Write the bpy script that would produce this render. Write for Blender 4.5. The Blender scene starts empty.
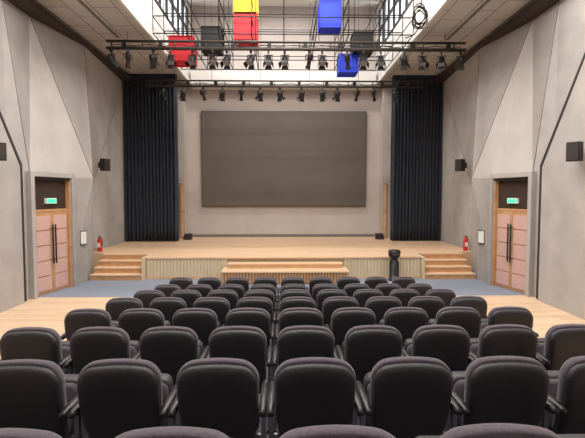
import bpy, math, random
from mathutils import Vector, Matrix
random.seed(4)
sc=bpy.context.scene
try:
    sc.view_settings.view_transform='Standard'; sc.view_settings.look='None'
except Exception: pass

def lin(c):
    c/=255.0
    return c/12.92 if c<=0.04045 else ((c+0.055)/1.055)**2.4
def col(r,g,b): return (lin(r),lin(g),lin(b),1)

def mat(name,rgb,rough=.6,metal=0,noise=0,nscale=8,bump=0,bscale=40,emit=0,rgb2=None,spec=.5,sheen=0):
    m=bpy.data.materials.new(name); m.use_nodes=True
    nt=m.node_tree; b=nt.nodes['Principled BSDF']
    b.inputs['Base Color'].default_value=col(*rgb)
    b.inputs['Roughness'].default_value=rough
    b.inputs['Metallic'].default_value=metal
    b.inputs['Specular IOR Level'].default_value=spec
    if sheen: b.inputs['Sheen Weight'].default_value=sheen
    tc=nt.nodes.new('ShaderNodeTexCoord')
    if noise or rgb2:
        n=nt.nodes.new('ShaderNodeTexNoise'); n.inputs['Scale'].default_value=nscale; n.inputs['Detail'].default_value=6
        nt.links.new(tc.outputs['Object'],n.inputs['Vector'])
        r=nt.nodes.new('ShaderNodeValToRGB')
        c2=rgb2 if rgb2 else tuple(max(0,c*(1-noise)) for c in rgb)
        r.color_ramp.elements[0].position=.3; r.color_ramp.elements[1].position=.7
        r.color_ramp.elements[0].color=col(*c2); r.color_ramp.elements[1].color=col(*rgb)
        nt.links.new(n.outputs['Fac'],r.inputs['Fac']); nt.links.new(r.outputs['Color'],b.inputs['Base Color'])
    if bump:
        n=nt.nodes.new('ShaderNodeTexNoise'); n.inputs['Scale'].default_value=bscale; n.inputs['Detail'].default_value=4
        nt.links.new(tc.outputs['Object'],n.inputs['Vector'])
        bp=nt.nodes.new('ShaderNodeBump'); bp.inputs['Strength'].default_value=bump; bp.inputs['Distance'].default_value=.02
        nt.links.new(n.outputs['Fac'],bp.inputs['Height']); nt.links.new(bp.outputs['Normal'],b.inputs['Normal'])
    if emit:
        b.inputs['Emission Color'].default_value=col(*rgb); b.inputs['Emission Strength'].default_value=emit
    return m
def plank(name,c1,c2,mortar,bw,rh,ms=.006,rough=.45,rot=0):
    m=bpy.data.materials.new(name); m.use_nodes=True
    nt=m.node_tree; b=nt.nodes['Principled BSDF']; b.inputs['Roughness'].default_value=rough
    tc=nt.nodes.new('ShaderNodeTexCoord'); mp=nt.nodes.new('ShaderNodeMapping'); mp.inputs['Rotation'].default_value=(0,0,rot)
    br=nt.nodes.new('ShaderNodeTexBrick')
    br.inputs['Scale'].default_value=1; br.inputs['Brick Width'].default_value=bw; br.inputs['Row Height'].default_value=rh
    br.inputs['Mortar Size'].default_value=ms; br.inputs['Mortar Smooth'].default_value=.3
    br.inputs['Color1'].default_value=col(*c1); br.inputs['Color2'].default_value=col(*c2); br.inputs['Mortar'].default_value=col(*mortar)
    nt.links.new(tc.outputs['Object'],mp.inputs['Vector']); nt.links.new(mp.outputs['Vector'],br.inputs['Vector'])
    n=nt.nodes.new('ShaderNodeTexNoise'); n.inputs['Scale'].default_value=3; n.inputs['Detail'].default_value=5
    nt.links.new(mp.outputs['Vector'],n.inputs['Vector'])
    mx=nt.nodes.new('ShaderNodeMixRGB'); mx.blend_type='MULTIPLY'; mx.inputs['Fac'].default_value=.15
    nt.links.new(br.outputs['Color'],mx.inputs['Color1']); nt.links.new(n.outputs['Fac'],mx.inputs['Color2'])
    nt.links.new(mx.outputs['Color'],b.inputs['Base Color'])
    return m

M={}
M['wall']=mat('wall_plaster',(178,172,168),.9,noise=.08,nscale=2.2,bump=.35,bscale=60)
M['wall_l']=mat('wall_panel_painted_lit',(190,184,179),.9,noise=.06,nscale=2.2,bump=.35,bscale=60)  # lighter copy of the plaster, paints lit fold faces into the colour
M['wall_d']=mat('wall_panel_painted_shade',(166,160,156),.9,noise=.07,nscale=2.2,bump=.35,bscale=60)  # darker copy of the plaster, paints fold shading into the colour
M['wallb']=mat('stage_wall_plaster',(188,178,172),.85,noise=.05,nscale=1.2,bump=.1)
M['white']=mat('white_paint',(214,212,208),.8,noise=.03,nscale=2)
M['soffit']=plank('ceiling_tiles',(200,196,190),(191,187,181),(122,117,111),1.2,.6,.016,.8,math.radians(90))
M['brown']=mat('cornice_brown',(62,44,36),.6,noise=.2)
M['gap_shade']=mat('painted_gap_shade',(48,43,42),.8,noise=.1)  # dark colour standing in for shade at the near slab's edge
M['seam']=mat('joint_grey',(118,111,107),.8,noise=.1)
M['stage']=plank('stage_planks',(230,196,162),(216,181,146),(172,136,106),1.8,.11,.004)
M['wood']=plank('floor_planks',(228,198,166),(211,180,147),(146,114,90),1.6,.13,.005)
M['woodt']=mat('tan_wood',(212,176,136),.5,rgb2=(194,156,116),nscale=5)
M['woodd']=mat('riser_brown',(138,106,82),.55,rgb2=(112,84,64),nscale=5)
M['slat']=mat('fascia_slat',(208,190,160),.6,noise=.05,nscale=6)
M['slatd']=mat('fascia_groove',(176,160,134),.7,noise=.1)
M['carpet']=mat('carpet_blue',(136,142,156),.95,rgb2=(118,124,138),nscale=60,bump=.4,bscale=200)
M['carpetd']=mat('carpet_tier',(92,92,100),.95,rgb2=(74,74,84),nscale=60,bump=.4,bscale=200)
M['curtain']=mat('navy_velvet',(42,48,62),.85,rgb2=(30,35,46),nscale=4,spec=.2,sheen=.15)
M['screen']=mat('screen_grey',(101,94,87),.85,noise=.04,nscale=1,spec=.2)
M['dark']=mat('dark_frame',(52,44,40),.5,noise=.1)
M['black']=mat('black_metal',(22,22,24),.45,noise=.2)
M['lens']=mat('lens_glass',(150,150,155),.15,noise=.1)
M['pipe']=mat('pipe_grey',(82,76,72),.4,metal=.4,noise=.1)
M['red']=mat('red_panel',(215,32,48),.5,noise=.06)
M['yellow']=mat('yellow_panel',(245,196,10),.5,noise=.05)
M['blue']=mat('blue_panel',(25,60,215),.5,noise=.06)
M['pink']=mat('pink_upholstery',(204,166,156),.8,noise=.06,nscale=20,bump=.2)
M['jamb']=mat('orange_wood',(198,154,110),.5,rgb2=(174,130,90),nscale=6)
M['chrome']=mat('steel',(150,150,152),.35,metal=.8,noise=.05)
M['green']=mat('exit_green',(60,210,150),.5,emit=1.2)
M['glass']=mat('window_daylight',(235,242,250),.3,emit=1.0)
M['added_lamp']=mat('added_lamp_diffuser',(255,244,228),.4,emit=3)
M['shell']=mat('seat_shell_black',(43,39,44),.45,noise=.15,nscale=30,bump=.25,bscale=160,sheen=.08)
M['fabric']=mat('seat_fabric_plum',(82,71,82),.85,rgb2=(60,51,61),nscale=90,bump=.3,bscale=250,sheen=.25)
M['arm']=mat('armrest_black',(34,31,34),.4,noise=.1)
M['extred']=mat('extinguisher_red',(200,30,28),.35,noise=.05)
M['paper']=mat('notice_white',(225,225,220),.7,noise=.03)

class MB:
    def __init__(s): s.v=[];s.f=[];s.m=[];s.sm=[];s.mats=[];s.T=Matrix()
    def mi(s,k):
        if k not in s.mats: s.mats.append(k)
        return s.mats.index(k)
    def add(s,vs,fs,k,smooth=False):
        o=len(s.v); s.v+= [tuple(s.T@Vector(p)) for p in vs]
        i=s.mi(k)
        for f in fs: s.f.append([o+a for a in f]); s.m.append(i); s.sm.append(smooth)
    def box(s,x0,x1,y0,y1,z0,z1,k):
        vs=[(x,y,z) for z in(z0,z1) for y in(y0,y1) for x in(x0,x1)]
        s.add(vs,[(0,2,3,1),(4,5,7,6),(0,1,5,4),(2,6,7,3),(0,4,6,2),(1,3,7,5)],k)
    def tube(s,pts,r,k,n=8,radii=None,cap=True):
        pts=[Vector(p) for p in pts]; vs=[];fs=[]
        for i,p in enumerate(pts):
            a=pts[max(0,i-1)];b=pts[min(len(pts)-1,i+1)]
            d=(b-a)
            if d.length<1e-9: d=Vector((0,0,1))
            d.normalize()
            up=Vector((0,0,1)) if abs(d.z)<.9 else Vector((1,0,0))
            u=d.cross(up).normalized(); w=d.cross(u).normalized()
            rr=radii[i] if radii else r
            for j in range(n):
                t=2*math.pi*j/n; vs.append(tuple(p+u*rr*math.cos(t)+w*rr*math.sin(t)))
        for i in range(len(pts)-1):
            for j in range(n):
                fs.append((i*n+j,(i+1)*n+j,(i+1)*n+(j+1)%n,i*n+(j+1)%n))
        s.add(vs,fs,k,True)
        if cap:
            o=len(s.v)-len(vs); i=s.mi(k)
            s.f.append([o+j for j in range(n)]);s.m.append(i);s.sm.append(False)
            s.f.append([o+(len(pts)-1)*n+j for j in range(n)][::-1]);s.m.append(i);s.sm.append(False)
    def pad(s,outline,layers,k,fn):
        n=len(outline); ca=sum(p[0] for p in outline)/n; cb=sum(p[1] for p in outline)/n
        vs=[];fs=[]
        for d,sc_ in layers:
            for a,b in outline:
                vs.append(fn(ca+(a-ca)*sc_,cb+(b-cb)*sc_,d))
        for i in range(len(layers)-1):
            for j in range(n):
                fs.append((i*n+j,i*n+(j+1)%n,(i+1)*n+(j+1)%n,(i+1)*n+j))
        fs.append(tuple(range(n))[::-1]); fs.append(tuple((len(layers)-1)*n+j for j in range(n)))
        s.add(vs,fs,k,True)
    def mesh(s,name):
        me=bpy.data.meshes.new(name); me.from_pydata(s.v,[],s.f)
        for k in s.mats: me.materials.append(M[k])
        for p,i,sm in zip(me.polygons,s.m,s.sm): p.material_index=i; p.use_smooth=sm
        import bmesh
        bm=bmesh.new(); bm.from_mesh(me); bmesh.ops.recalc_face_normals(bm,faces=bm.faces); bm.to_mesh(me); bm.free()
        return me
    def obj(s,name,bevel=0,loc=(0,0,0),rotz=0):
        o=bpy.data.objects.new(name,s.mesh(name)); sc.collection.objects.link(o)
        o.location=loc; o.rotation_euler[2]=rotz
        if bevel:
            b=o.modifiers.new('b','BEVEL'); b.width=bevel; b.segments=2; b.limit_method='ANGLE'
        return o
def inst(me,name,loc,rot=(0,0,0),s=1):
    o=bpy.data.objects.new(name,me); sc.collection.objects.link(o); o.location=loc; o.rotation_euler=rot; o.scale=(s,s,s); return o

ZW=6.95; ZS=7.2; ZC=10.6; YB=19.4; YR=-4.0; WX=6.35
# ---------------- floor
rows=[(1.34,.845),(2.38,.69),(3.43,.56),(4.45,.445),(5.48,.32),(6.5,.195),(7.53,.07),(8.55,0.0)]
b=MB()
b.box(-6.6,6.6,10.75,13.1,-.2,0,'carpet')
b.box(-2.7,2.75,8.4,10.75,-.2,0,'carpet')
b.box(-6.6,-2.7,8.36,10.75,-.2,0,'wood'); b.box(2.75,6.6,8.36,10.75,-.2,0,'wood')
b.box(-6.6,6.6,13.1,YB+.2,-.2,-.001,'carpetd')
b.box(-2.7,2.75,8.30,8.4,-.2,0,'carpetd')
for i in range(len(rows)-2,-1,-1):
    y,z=rows[i]; y1=y+.83; y0=rows[i-1][0]+.83 if i>0 else YR-.2
    b.box(-2.7,2.75,y0,min(y1,8.35),-.2,z,'carpetd')
    zz=z if z>.1 else 0
    b.box(-6.6,-2.7,y0,y1,-.2,zz,'wood'); b.box(2.75,6.6,y0,y1,-.2,zz,'wood')
b.obj('floor')

# ---------------- stage (one object)
b=MB(); SH=.65
SXL=-4.12; SXR=4.12
b.box(SXL,SXR,13.12,14.1,0,SH-.05,'slatd')
b.box(SXL,SXR,13.07,14.1,SH-.045,SH,'stage')
b.box(-6.3,6.3,14.1,YB-.001,0,SH,'stage')
x=SXL+.03
while x<SXR-.08:
    if not(-1.72<x<1.78): b.box(x,x+.09,13.1,13.12,.06,SH-.045,'slat')
    x+=.1
b.box(SXL,SXR,13.09,13.12,0,.06,'woodt')
for s_ in(-1,1):
    xa,xb=(4.2*s_,5.70*s_); xa,xb=min(xa,xb),max(xa,xb)
    for i in range(4):
        y0=12.9+i*.3; z=SH*(i+1)/4
        b.box(xa,xb,y0,14.1,z-SH/4,z-.035,'woodt'); b.box(xa,xb,y0-.025,14.1,z-.034,z-.0005*(i==3),'stage')
        b.box(xa,xb,y0-.003,y0,z-SH/4,z-.035,'jamb')
    b.box(min(4.12*s_,4.2*s_),max(4.12*s_,4.2*s_),12.95,14.1,0,SH+.001,'slat')
# centre platform: wide low platform with slatted front and one upper step
w=1.78; PZ=.36
b.box(-w+.03,w+.03,12.24,13.085,0,PZ-.035,'woodd'); b.box(-w+.01,w+.05,12.2,13.065,PZ-.034,PZ,'stage')
x=-w+.04
while x<w-.02:
    b.box(x,x+.05,12.222,12.24,.03,PZ-.035,'woodt' if 0 else 'jamb'); x+=.085
b.box(-w+.15,w-.09,12.75,13.085,PZ,.50,'woodt'); b.box(-w+.13,w-.07,12.72,13.065,.47,.505,'stage')
b.obj('stage')

# ---------------- side walls
def wall(side,sgn):
    b=MB()
    P={'a0':(6.3,10.2,0),'a1':(6.3,10.2,ZW),'A0':(6.08,10.7,0),'A1':(6.08,10.7,2.95),'B0':(5.82,12.0,0),'B1':(5.82,12.0,2.95),
       'N':(5.48,12.8,3.0),'R':(5.72,12.8,0),'T1':(6.32,11.3,ZW),'T2':(5.95,13.5,ZW),'M':(6.3,14.6,2.75),'S':(6.25,14.6,0),
       'W0':(6.35,17.6,0),'W1':(6.3,17.6,ZW),'E0':(6.35,YB,0),'E1':(6.35,YB,ZW),'b0':(6.25,YR,0),'b1':(6.25,YR,ZW)}
    for k in P: p=P[k]; P[k]=(p[0]*sgn,p[1],p[2])
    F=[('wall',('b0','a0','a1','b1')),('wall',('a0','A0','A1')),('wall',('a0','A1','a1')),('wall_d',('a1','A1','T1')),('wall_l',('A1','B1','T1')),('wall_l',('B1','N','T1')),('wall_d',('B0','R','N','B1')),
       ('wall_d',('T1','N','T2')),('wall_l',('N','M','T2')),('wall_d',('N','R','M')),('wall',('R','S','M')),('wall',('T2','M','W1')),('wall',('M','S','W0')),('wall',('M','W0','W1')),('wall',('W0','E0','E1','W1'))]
    for mk,f in F: b.add([P[k] for k in f],[tuple(range(len(f)))],mk)
    b.box(min(6.36*sgn,6.55*sgn),max(6.36*sgn,6.55*sgn),YR,YB,0,ZS+.3,'wall')
    po=[(YR+.01,0),(10.2,0),(10.2,3.15),(9.45,4.3),(7.75,ZW-.02),(YR+.01,ZW-.02)]
    def slab(po,X0,X1,k1,k2):
        n=len(po)
        vs=[(X0,p[0],p[1]) for p in po]+[(X1,p[0],p[1]) for p in po]
        b.add(vs,[tuple(range(n)),tuple(range(n,2*n))],k1)
        b.add(vs,[(i,(i+1)%n,n+(i+1)%n,n+i) for i in range(n)],k2)
    slab(po,6.02*sgn,6.24*sgn,'wall','gap_shade')
    slab([(YR+.02,.01),(10.36,.01),(10.36,3.2),(9.6,4.35),(7.9,ZW-.03),(YR+.02,ZW-.03)],6.06*sgn,6.26*sgn,'gap_shade','gap_shade')  # dark sheet painted as the shaded reveal beside the slab
    for e in (('T1','N'),('N','M'),('T2','M'),('M','R'),('M','W1'),('T2','N'),('a1','A1')):
        p,q=P[e[0]],P[e[1]]; b.tube([p,q],.009,'seam',5)
    b.box(min(5.93*sgn,6.4*sgn),max(5.93*sgn,6.4*sgn),YR,YB,ZW-.02,ZW+.12,'brown')
    b.box(min(6.3*sgn,6.4*sgn),max(6.3*sgn,6.4*sgn),YR,YB,ZW+.12,ZS,'brown')
    return b.obj('wall_'+side)
wall('left',-1); wall('right',1)

# ---------------- doors
def door(name,sgn):
    b=MB()
    A=Vector((6.08*sgn,10.7,0)); B=Vector((5.82*sgn,12.0,0)); u=(B-A); L=u.length; u.normalize()
    nrm=Vector((-sgn*u.y,sgn*u.x,0))
    if nrm.x*sgn>0: nrm=-nrm
    T=Matrix.Identity(4)
    for r in range(3): T[r][0]=u[r]; T[r][1]=-nrm[r]; T[r][2]=(0,0,1)[r]; T[r][3]=A[r]
    b.T=T
    D=.06
    b.box(0,L,.06,.12,0,2.95,'dark')
    b.box(0,.07,-D,.1,0,2.95,'dark'); b.box(L-.05,L,-D,.1,0,2.95,'jamb'); b.box(0,L,-D,.1,2.88,2.95,'dark')
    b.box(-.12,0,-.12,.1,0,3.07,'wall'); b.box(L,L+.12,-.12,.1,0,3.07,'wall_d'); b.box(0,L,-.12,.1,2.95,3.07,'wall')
    b.box(.07,L-.05,-.0,.08,2.08,2.14,'jamb')
    b.box(.07,L-.05,.05,.058,2.14,2.87,'brown')
    w=(L-.12)/2
    for i in range(2):
        x0=.07+i*w+.004; x1=x0+w-.008
        b.box(x0,x1,.01,.058,.01,2.08,'jamb')
        nP=5; h=(2.08-.16)/nP
        for j in range(nP):
            b.box(x0+.06,x1-.06,-.008,.02,.09+j*h,.09+(j+1)*h-.03,'pink')
        hx=x1-.045 if i==0 else x0+.045
        b.tube([(hx,-.07,.75),(hx,-.07,1.75)],.02,'black',8)
        for hz in(.85,1.65): b.tube([(hx,-.07,hz),(hx,.02,hz)],.012,'black',6)
    xs=L*.5-.17; b.box(xs,xs+.36,-.02,.05,2.28,2.42,'paper'); b.box(xs+.02,xs+.34,-.026,-.02,2.3,2.4,'green')
    return b.obj(name,bevel=.004)
door('door_1',-1); door('door_2',1)

# ---------------- back wall (stage)
b=MB(); b.box(-6.55,6.55,YB,YB+.2,-.2,ZC+.2,'wallb'); b.obj('wall_back')
b=MB()
b.box(-4.7,-4.22,YB-.55,YB-.001,SH+.001,ZS-.16,'wallb'); b.obj('trim_1')
b=MB(); b.box(4.22,4.7,YB-.55,YB-.001,SH+.001,ZS-.16,'wallb'); b.obj('trim_2')
b=MB(); b.box(-3.9,3.9,YB-.6,YB-.001,ZS-.15,ZS+.5,'white'); b.box(-3.9,3.9,YB-.63,YB-.6,ZS-.15,ZS-.05,'seam'); b.obj('trim_3')
b=MB(); b.box(-4.2,4.2,YB-.03,YB-.001,SH+.001,SH+.12,'seam'); b.obj('baseboard_back')
for i,s_ in enumerate((-1,1)):
    b=MB(); x0,x1=sorted((4.24*s_,4.42*s_))
    b.box(x0,x1,YB-.6,YB-.552,SH+.001,SH+2.35,'jamb'); b.box(x0+.03,x1-.03,YB-.62,YB-.6,SH+.1,SH+1.1,'woodt'); b.box(x0+.03,x1-.03,YB-.62,YB-.6,SH+1.2,SH+2.25,'woodt')
    b.obj('door_%d'%(3+i),bevel=.004)
b=MB(); b.box(-6.55,6.55,YR-.2,YR,-.2,ZC+.2,'wall'); b.obj('wall_rear')

# ---------------- ceiling
b=MB()
b.box(-6.55,6.55,YR-.2,YB+.2,ZC,ZC+.2,'white')
b.obj('ceiling')
for s_ in(-1,1):
    b=MB()
    x0,x1=sorted((4.0*s_,6.4*s_)); b.box(x0,x1,YR,YB,ZS,ZS+.2,'soffit')
    x0,x1=sorted((4.0*s_,4.2*s_))
    b.box(x0,x1,YR,13.9,ZS+.2,ZC,'white'); b.box(x0,x1,13.9,YB,ZS+.2,8.55,'white'); b.box(x0,x1,13.9,YB,10.25,ZC,'white'); b.box(x0,x1,18.9,YB,8.55,10.25,'white')
    x0,x1=sorted((3.92*s_,4.0*s_)); b.box(x0,x1,YR,YB,ZS-.02,ZS+.12,'white')
    x0,x1=sorted((4.9*s_,4.98*s_)); b.box(x0,x1,3,13.5,ZS-.02,ZS,'seam')
    b.obj('ceiling_soffit')
b=MB()
for y in (6,9,12,15,18): b.box(-3.99,3.99,y,y+.25,ZC-.35,ZC-.001,'white')
b.obj('ceiling_beams')
for i,s_ in enumerate((-1,1)):
    b=MB(); x0,x1=sorted((4.08*s_,4.12*s_)); b.box(x0,x1,13.9,18.9,8.55,10.25,'glass')
    x0,x1=sorted((3.99*s_,4.06*s_))
    for j in range(7):
        y=13.9+j*5/6; b.box(x0,x1,max(13.9,y-.05),min(18.9,y+.05),8.55,10.25,'dark')
    for z in(8.55,9.35,10.17): b.box(x0,x1,13.9,18.9,z,z+.08,'dark')
    b.obj('window_%d'%(i+1))

# ---------------- projection screen
b=MB(); y=YB-.12
b.box(-3.58,3.58,y,y+.1,2.0,6.13,'dark'); b.box(-3.56,3.56,y-.008,y,2.03,6.11,'screen')
b.obj('projection_screen',bevel=.003)

# ---------------- curtains
def curtain(x0,x1):
    n=300; rowsz=[SH+.02,SH+.6,2.5,4.5,6.3,6.8,ZW-.04]; vs=[];fs=[]
    ph=random.random()*6
    for zi,z in enumerate(rowsz):
        for i in range(n+1):
            t=i/n; x=x0+(x1-x0)*t
            k=.5+.5*(1-zi/6)
            y=17.6+.13*math.sin(t*2*math.pi*15+ph+.5*math.sin(t*9))*(.7+.3*k)+.04*math.sin(t*2*math.pi*31+z*.2)
            vs.append((x+.015*math.sin(z*1.3+t*30),y,z))
    for r in range(len(rowsz)-1):
        for i in range(n):
            a=r*(n+1)+i; fs.append((a,a+1,a+n+2,a+n+1))
    b=MB(); b.add(vs,fs,'curtain',True)
    xa,xb=(x0+.4,x1) if x0<0 else (x0,x1-.4)
    b.box(xa,xb,17.45,17.75,ZW-.06,ZS-.005,'curtain')
    o=b.obj('stage_curtain'); m=o.modifiers.new('s','SOLIDIFY'); m.thickness=.012
curtain(-6.3,-4.22); curtain(4.3,6.3)

# ---------------- seats
def rrect(w_top,w_bot,z0,z1,rt,rb,n=7,crown=0):
    pts=[]
    def arc(cx,cz,r,a0,a1):
        for i in range(n+1):
            t=math.radians(a0+(a1-a0)*i/n); pts.append((cx+r*math.cos(t),cz+r*math.sin(t)))
    arc(w_top/2-rt,z1-rt,rt,0,90)
    for i in range(1,6):
        t=i/6; pts.append(((w_top/2-rt)*(1-2*t),z1))
    arc(-w_top/2+rt,z1-rt,rt,90,180)
    for i in range(1,5):
        t=i/5; pts.append((-(w_top+(w_bot-w_top)*t*t)/2,(z1-rt)+(z0+rb-z1+rt)*t))
    arc(-w_bot/2+rb,z0+rb,rb,180,270); arc(w_bot/2-rb,z0+rb,rb,270,360)
    for i in range(4,0,-1):
        t=i/5; pts.append(((w_top+(w_bot-w_top)*t*t)/2,(z1-rt)+(z0+rb-z1+rt)*t))
    if crown: pts=[(a,z-crown*(a/(w_top/2))**2*max(0,min(1,(z-(z1-.3))/.3))) for a,z in pts]
    return pts
b=MB()
def bend(a,z,d):
    t=(.88-z)/.6
    y=.03+.15*t-.045*math.sin(max(0,min(1,t))*math.pi)-.35*a*a
    return (a,y+d,z)
ol=rrect(.452,.39,.26,.862,.085,.05,crown=.022)
b.pad(ol,[(-.014,.60),(-.014,.84),(-.010,.90),(-.004,.95),(.006,.985),(.02,1),(.04,1)],'shell',bend)
ol2=rrect(.465,.42,.36,.882,.095,.06,crown=.024)
b.pad(ol2,[(.022,.955),(.028,.985),(.045,1.0),(.065,1.0),(.085,.97),(.098,.90),(.102,.7)],'fabric',bend)
ol3=rrect(.42,.44,.32,.66,.05,.06)
def sb(a,z,d): return (a,.27+.22*(z-.34)+d,z)
b.pad(ol3,[(0,.92),(.01,.98),(.03,1),(.07,1),(.09,.97),(.10,.88)],'shell',sb)
b.pad(rrect(.40,.42,.34,.64,.05,.06),[(-.03,.85),(-.025,.93),(-.01,.98),(.005,1)],'fabric',sb)
for s_ in(-1,1):
    x=.252*s_
    b.box(x-.014,x+.014,.16,.24,.02,.58,'chrome'); b.box(x-.018,x+.018,.05,.42,0,.025,'arm')
    b.box(x-.014,x+.014,.20,.40,.44,.58,'arm')
    b.pad([(x+p[0],p[1]) for p in [(.018,.0),(.021,.2),(.021,.36),(.012,.40),(0,.41),(-.012,.40),(-.021,.36),(-.021,.2),(-.018,.0)]],
          [(.575,.9),(.58,1),(.605,1),(.615,.9)],'arm',lambda a,c,d:(a,c,d))
    b.tube([(x,.2,.36),(x*.8,.2,.36)],.018,'chrome',8)
sme=b.mesh('auditorium_seat')
for ri,(y,z) in enumerate(rows):
    for k in range(-4,5):
        inst(sme,'auditorium_seat',(.175+.55*k,y,z))

# ---------------- lighting bars and fixtures
def truss(name,x0,x1,y,z,r=.03,dz=.2,step=.9):
    b=MB()
    b.tube([(x0,y,z),(x1,y,z)],r*1.3,'pipe'); b.tube([(x0,y,z+dz),(x1,y,z+dz)],r,'pipe')
    x=x0+.15
    while x<x1:
        b.tube([(x,y,z),(x,y,z+dz)],r*.6,'pipe',6); x+=step
    for i in range(6):
        x=x0+.6+(x1-x0-1.2)*i/5
        top=ZC-.36 if abs(x)<3.9 else ZS
        b.tube([(x,y,z+dz),(x,y,top-.002)],.008,'black',5)
    b.tube([(x0+.1+(x1-x0-.2)*i/40,y+.04,z+dz*.5+.03*math.sin(i*1.9)) for i in range(41)],.012,'black',5)
    for i in range(10):
        x=x0+.5+(x1-x0-1)*i/9; b.box(x-.06,x+.06,y-.04,y+.04,z+.05,z+.16,'black')
    return b.obj(name)
T1=(13.0,6.72); T2=(16.3,6.45)
truss('lighting_truss',-5.1,5.3,*T1,r=.04); truss('lighting_truss',-5.0,5.1,*T2)
def spot_mesh(kind):
    b=MB()
    b.box(-.03,.03,-.045,.045,-.05,.045,'black')
    b.tube([(0,0,-.04),(0,0,-.12)],.015,'black',6)
    for s_ in(-1,1): b.box(s_*.13-.008,s_*.13+.008,-.02,.02,-.30,-.11,'black')
    b.box(-.135,.135,-.02,.02,-.125,-.11,'black')
    c=Vector((0,0,-.27)); d=Vector((0,.55,-.83)).normalized() if kind!=1 else Vector((0,-.5,-.86)).normalized()
    if kind==2:
        L=[-.22,-.2,-.05,0,.02,.18,.2,.26]; R=[.05,.085,.09,.09,.06,.06,.085,.085]
    else:
        L=[-.15,-.13,-.02,.05,.12,.13]; R=[.06,.095,.105,.11,.12,.125]
    b.tube([tuple(c+d*l) for l in L],.1,'black',14,R)
    e=c+d*(L[-1]+.003); b.tube([tuple(e),tuple(e+d*.004)],.08,'lens',14,[R[-1]*.85]*2)
    if kind!=2:
        u=Vector((1,0,0)); v=d.cross(u)
        for (p,q) in ((u,v),(-u,v),(v,u),(-v,u)):
            a=e+p*.11; o=e+p*.11+d*.11+p*.05
            vs=[a-q*.09,a+q*.09,o+q*.12,o-q*.12]
            b.add([tuple(t) for t in vs]+[tuple(t+d*.004+p*.004) for t in vs],[(0,1,2,3),(4,5,6,7),(0,1,5,4),(2,3,7,6)],'black')
    return b.mesh('stage_spotlight')
sm=[spot_mesh(k) for k in range(3)]
for i in range(19):
    x=-4.95+i*.56+random.uniform(-.1,.1)
    inst(sm[random.choice((0,0,1,1,2))],'stage_spotlight',(x,T1[0],T1[1]-.07),(0,0,random.uniform(-.5,.5)),.9)
for i in range(13):
    x=-4.3+i*.7+random.uniform(-.12,.12)
    inst(sm[random.choice((0,0,2))],'stage_spotlight',(x,T2[0],T2[1]-.06),(0,0,random.uniform(-.6,.6)),.85)

# ---------------- hanging colour-cube lattice installation
b=MB(); ZT=ZC-.36
def cube(x,y,z,w,h,k):
    t=.03
    b.box(x-w/2+t*.5,x+w/2-t*.5,y-w/2+t*.5,y+w/2-t*.5,z-h/2+t*.5,z+h/2-t*.5,k)
    for sx in(-1,1):
        for sy in(-1,1): b.box(x+sx*w/2-t/2,x+sx*w/2+t/2,y+sy*w/2-t/2,y+sy*w/2+t/2,z-h/2,z+h/2,k)
    for sz in(-1,1):
        for s_ in(-1,1):
            b.box(x-w/2,x+w/2,y+s_*w/2-t/2,y+s_*w/2+t/2,z+sz*h/2-t/2,z+sz*h/2+t/2,k)
            b.box(x+s_*w/2-t/2,x+s_*w/2+t/2,y-w/2,y+w/2,z+sz*h/2-t/2,z+sz*h/2+t/2,k)
    for s_ in(-1,1): b.tube([(x+s_*w*.4,y,z+h/2),(x+s_*w*.4,y,ZT)],.008,'black',5)
cube(-1.19,14.3,8.55,.70,.84,'yellow'); cube(-1.19,14.3,7.73,.70,.80,'red')
cube(-3.15,14.1,6.98,.70,.72,'red'); cube(-2.28,14.4,7.4,.60,.72,'black')
cube(1.45,14.3,8.15,.66,.86,'blue'); cube(2.52,14.5,7.36,.62,.6,'black'); cube(2.1,14.8,6.78,.60,.56,'blue')
for z in(7.25,7.75,8.3):
    e=3.85
    for y in(13.3,14.5,15.8,17.0): b.tube([(-e,y,z),(e,y,z)],.018,'black',5)
    for i in range(9):
        x=-e+2*e*i/8; b.tube([(x,13.3,z),(x,17.0,z)],.018,'black',5)
for y in(13.3,14.5,15.8,17.0):
    for i in range(9):
        x=-3.85+7.7*i/8; b.tube([(x,y,7.25),(x,y,8.3 if i%2 else ZT)],.014,'black',5)
b.obj('hanging_cube_installation')

# cable coil hung from ceiling beam
b=MB(); pts=[(3.7,12.12,ZT),(3.7,12.12,9),(3.72,12.15,7.6)]
for i in range(70):
    t=i/12*2*math.pi+1.5; pts.append((3.70+(.18+.03*math.sin(i*.3))*math.cos(t)+.02*math.sin(i),12.2+.04*math.sin(i*.7),7.25+.003*i+.26*math.sin(t)))
pts+=[(3.65,12.5,6.98),(3.55,12.8,7.0),(3.5,12.94,7.05)]
b.tube(pts,.016,'black',6); b.obj('cable_coil')

# ---------------- wall speakers
def speaker(x,y,z,rz,s=1.0):
    b=MB()
    b.pad([(-.13*s,-.2*s),(.13*s,-.2*s),(.13*s,.2*s),(-.13*s,.2*s)],[(-.12*s,.96),(-.11*s,1),(.06*s,1),(.12*s,.75)],'black',lambda a,c,d:(a,d,c))
    b.box(-.11*s,.11*s,-.13*s,-.12*s,-.18*s,.18*s,'dark')
    b.tube([(0,.1*s,0),(0,.24*s,0)],.02,'black'); b.box(-.06,.06,.23*s,.25*s,-.09,.09,'black')
    b.sm=[False]*len(b.sm)
    b.obj('wall_speaker',loc=(x,y,z),rotz=rz)
speaker(-5.95,14.8,3.5,math.radians(62)); speaker(5.95,14.8,3.5,math.radians(-62))
speaker(-5.80,9.1,3.38,math.radians(55),.9); speaker(5.80,8.72,3.36,math.radians(-55),.95)

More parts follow.
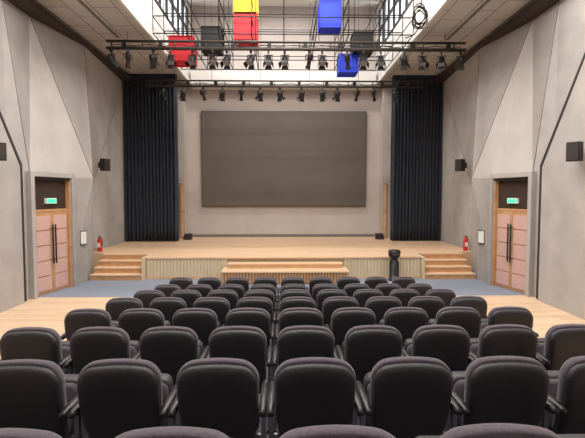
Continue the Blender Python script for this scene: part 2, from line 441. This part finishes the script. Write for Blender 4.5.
# ---------------- bin
b=MB()
b.tube([(0,0,0),(0,0,.03),(0,0,.04),(0,0,.55),(0,0,.60),(0,0,.66),(0,0,.72),(0,0,.86),(0,0,.90)],.1,'black',20,[.17,.17,.14,.14,.10,.10,.17,.18,.15])
b.box(-.1,.1,-.182,-.165,.75,.84,'dark'); b.box(-.06,.06,-.146,-.13,.2,.4,'dark')
b.obj('litter_bin',loc=(3.22,12.72,0))

def ext(x,y):
    b=MB()
    b.tube([(0,0,0),(0,0,.02),(0,0,.36),(0,0,.42),(0,0,.45)],.07,'extred',14,[.07,.075,.075,.05,.025])
    b.box(-.02,.02,-.06,.04,.45,.49,'black'); b.tube([(0,-.03,.47),(.09,-.03,.42),(.1,-.03,.2)],.01,'black',6)
    b.box(-.045,.045,-.08,-.07,.14,.28,'paper')
    b.obj('fire_extinguisher',loc=(x,y,SH+.002))
ext(-6.05,14.5); ext(6.05,14.5)
for s_ in(-1,1):
    b=MB()
    b.box(-.13,.13,-.02,0,1.1,1.5,'dark'); b.box(-.11,.11,-.026,-.02,1.13,1.47,'paper')
    b.obj('notice_board',loc=((5.66)*s_,12.45,0),rotz=math.radians(74)*(1 if s_<0 else -1))
    b=MB(); b.box(-.16,.16,-.14,.14,0,.12,'arm'); b.add([(-.16,-.14,.12),(.16,-.14,.12),(.16,.14,.12),(-.16,.14,.12),(-.16,.14,.24),(.16,.14,.24)],[(0,1,5,4),(1,2,5),(0,4,3),(3,4,5,2)],'black')
    b.obj('stage_monitor_speaker',loc=(4.0*s_,18.3,SH+.002))

# ---------------- lights : unseen fixtures added to light the room
def area(name,x,y,z,sx,sy,p,c=(1,.965,.92)):
    l=bpy.data.lights.new(name,'AREA'); l.shape='RECTANGLE'; l.size=sx; l.size_y=sy; l.energy=p; l.color=c
    o=bpy.data.objects.new(name,l); sc.collection.objects.link(o); o.location=(x,y,z); return o
for i,y in enumerate((1.0,4.5,7.6,10.6,13.6,16.6)):
    b=MB(); b.box(-2.5,2.5,y-.3,y+.3,ZC-.3,ZC-.001,'white'); b.box(-2.45,2.45,y-.26,y+.26,ZC-.31,ZC-.3,'added_lamp'); b.obj('added_light_panel')  # light panels added above the view to brighten the hall
    area('added_panel_lamp',0,y,ZC-.33,4.8,.5,(310,310,310,330,340,345)[i])
for s_ in(-1,1):
    for y in(1.5,4.5,7.2,9.3):
        b=MB(); b.tube([(0,0,-.02),(0,0,.0)],.16,'chrome',18); b.tube([(0,0,-.025),(0,0,-.02)],.13,'added_lamp',18)
        b.obj('added_downlight',loc=(5.0*s_,y,ZS-.001))  # downlights added out of view to wash the side walls
        area('added_downlight_lamp',5.0*s_,y,ZS-.04,.5,.5,64)
w=bpy.data.worlds.new('world'); sc.world=w; w.use_nodes=True
w.node_tree.nodes['Background'].inputs[0].default_value=(.9,.93,1,1); w.node_tree.nodes['Background'].inputs[1].default_value=.5

# ---------------- camera
cd=bpy.data.cameras.new('cam'); cd.sensor_width=36; cd.lens=440/585*36; cd.clip_start=.05
co=bpy.data.objects.new('camera',cd); sc.collection.objects.link(co)
co.location=(0,0,2.5); co.rotation_euler=(math.radians(90-3.12),0,math.radians(-1.1))
sc.camera=co
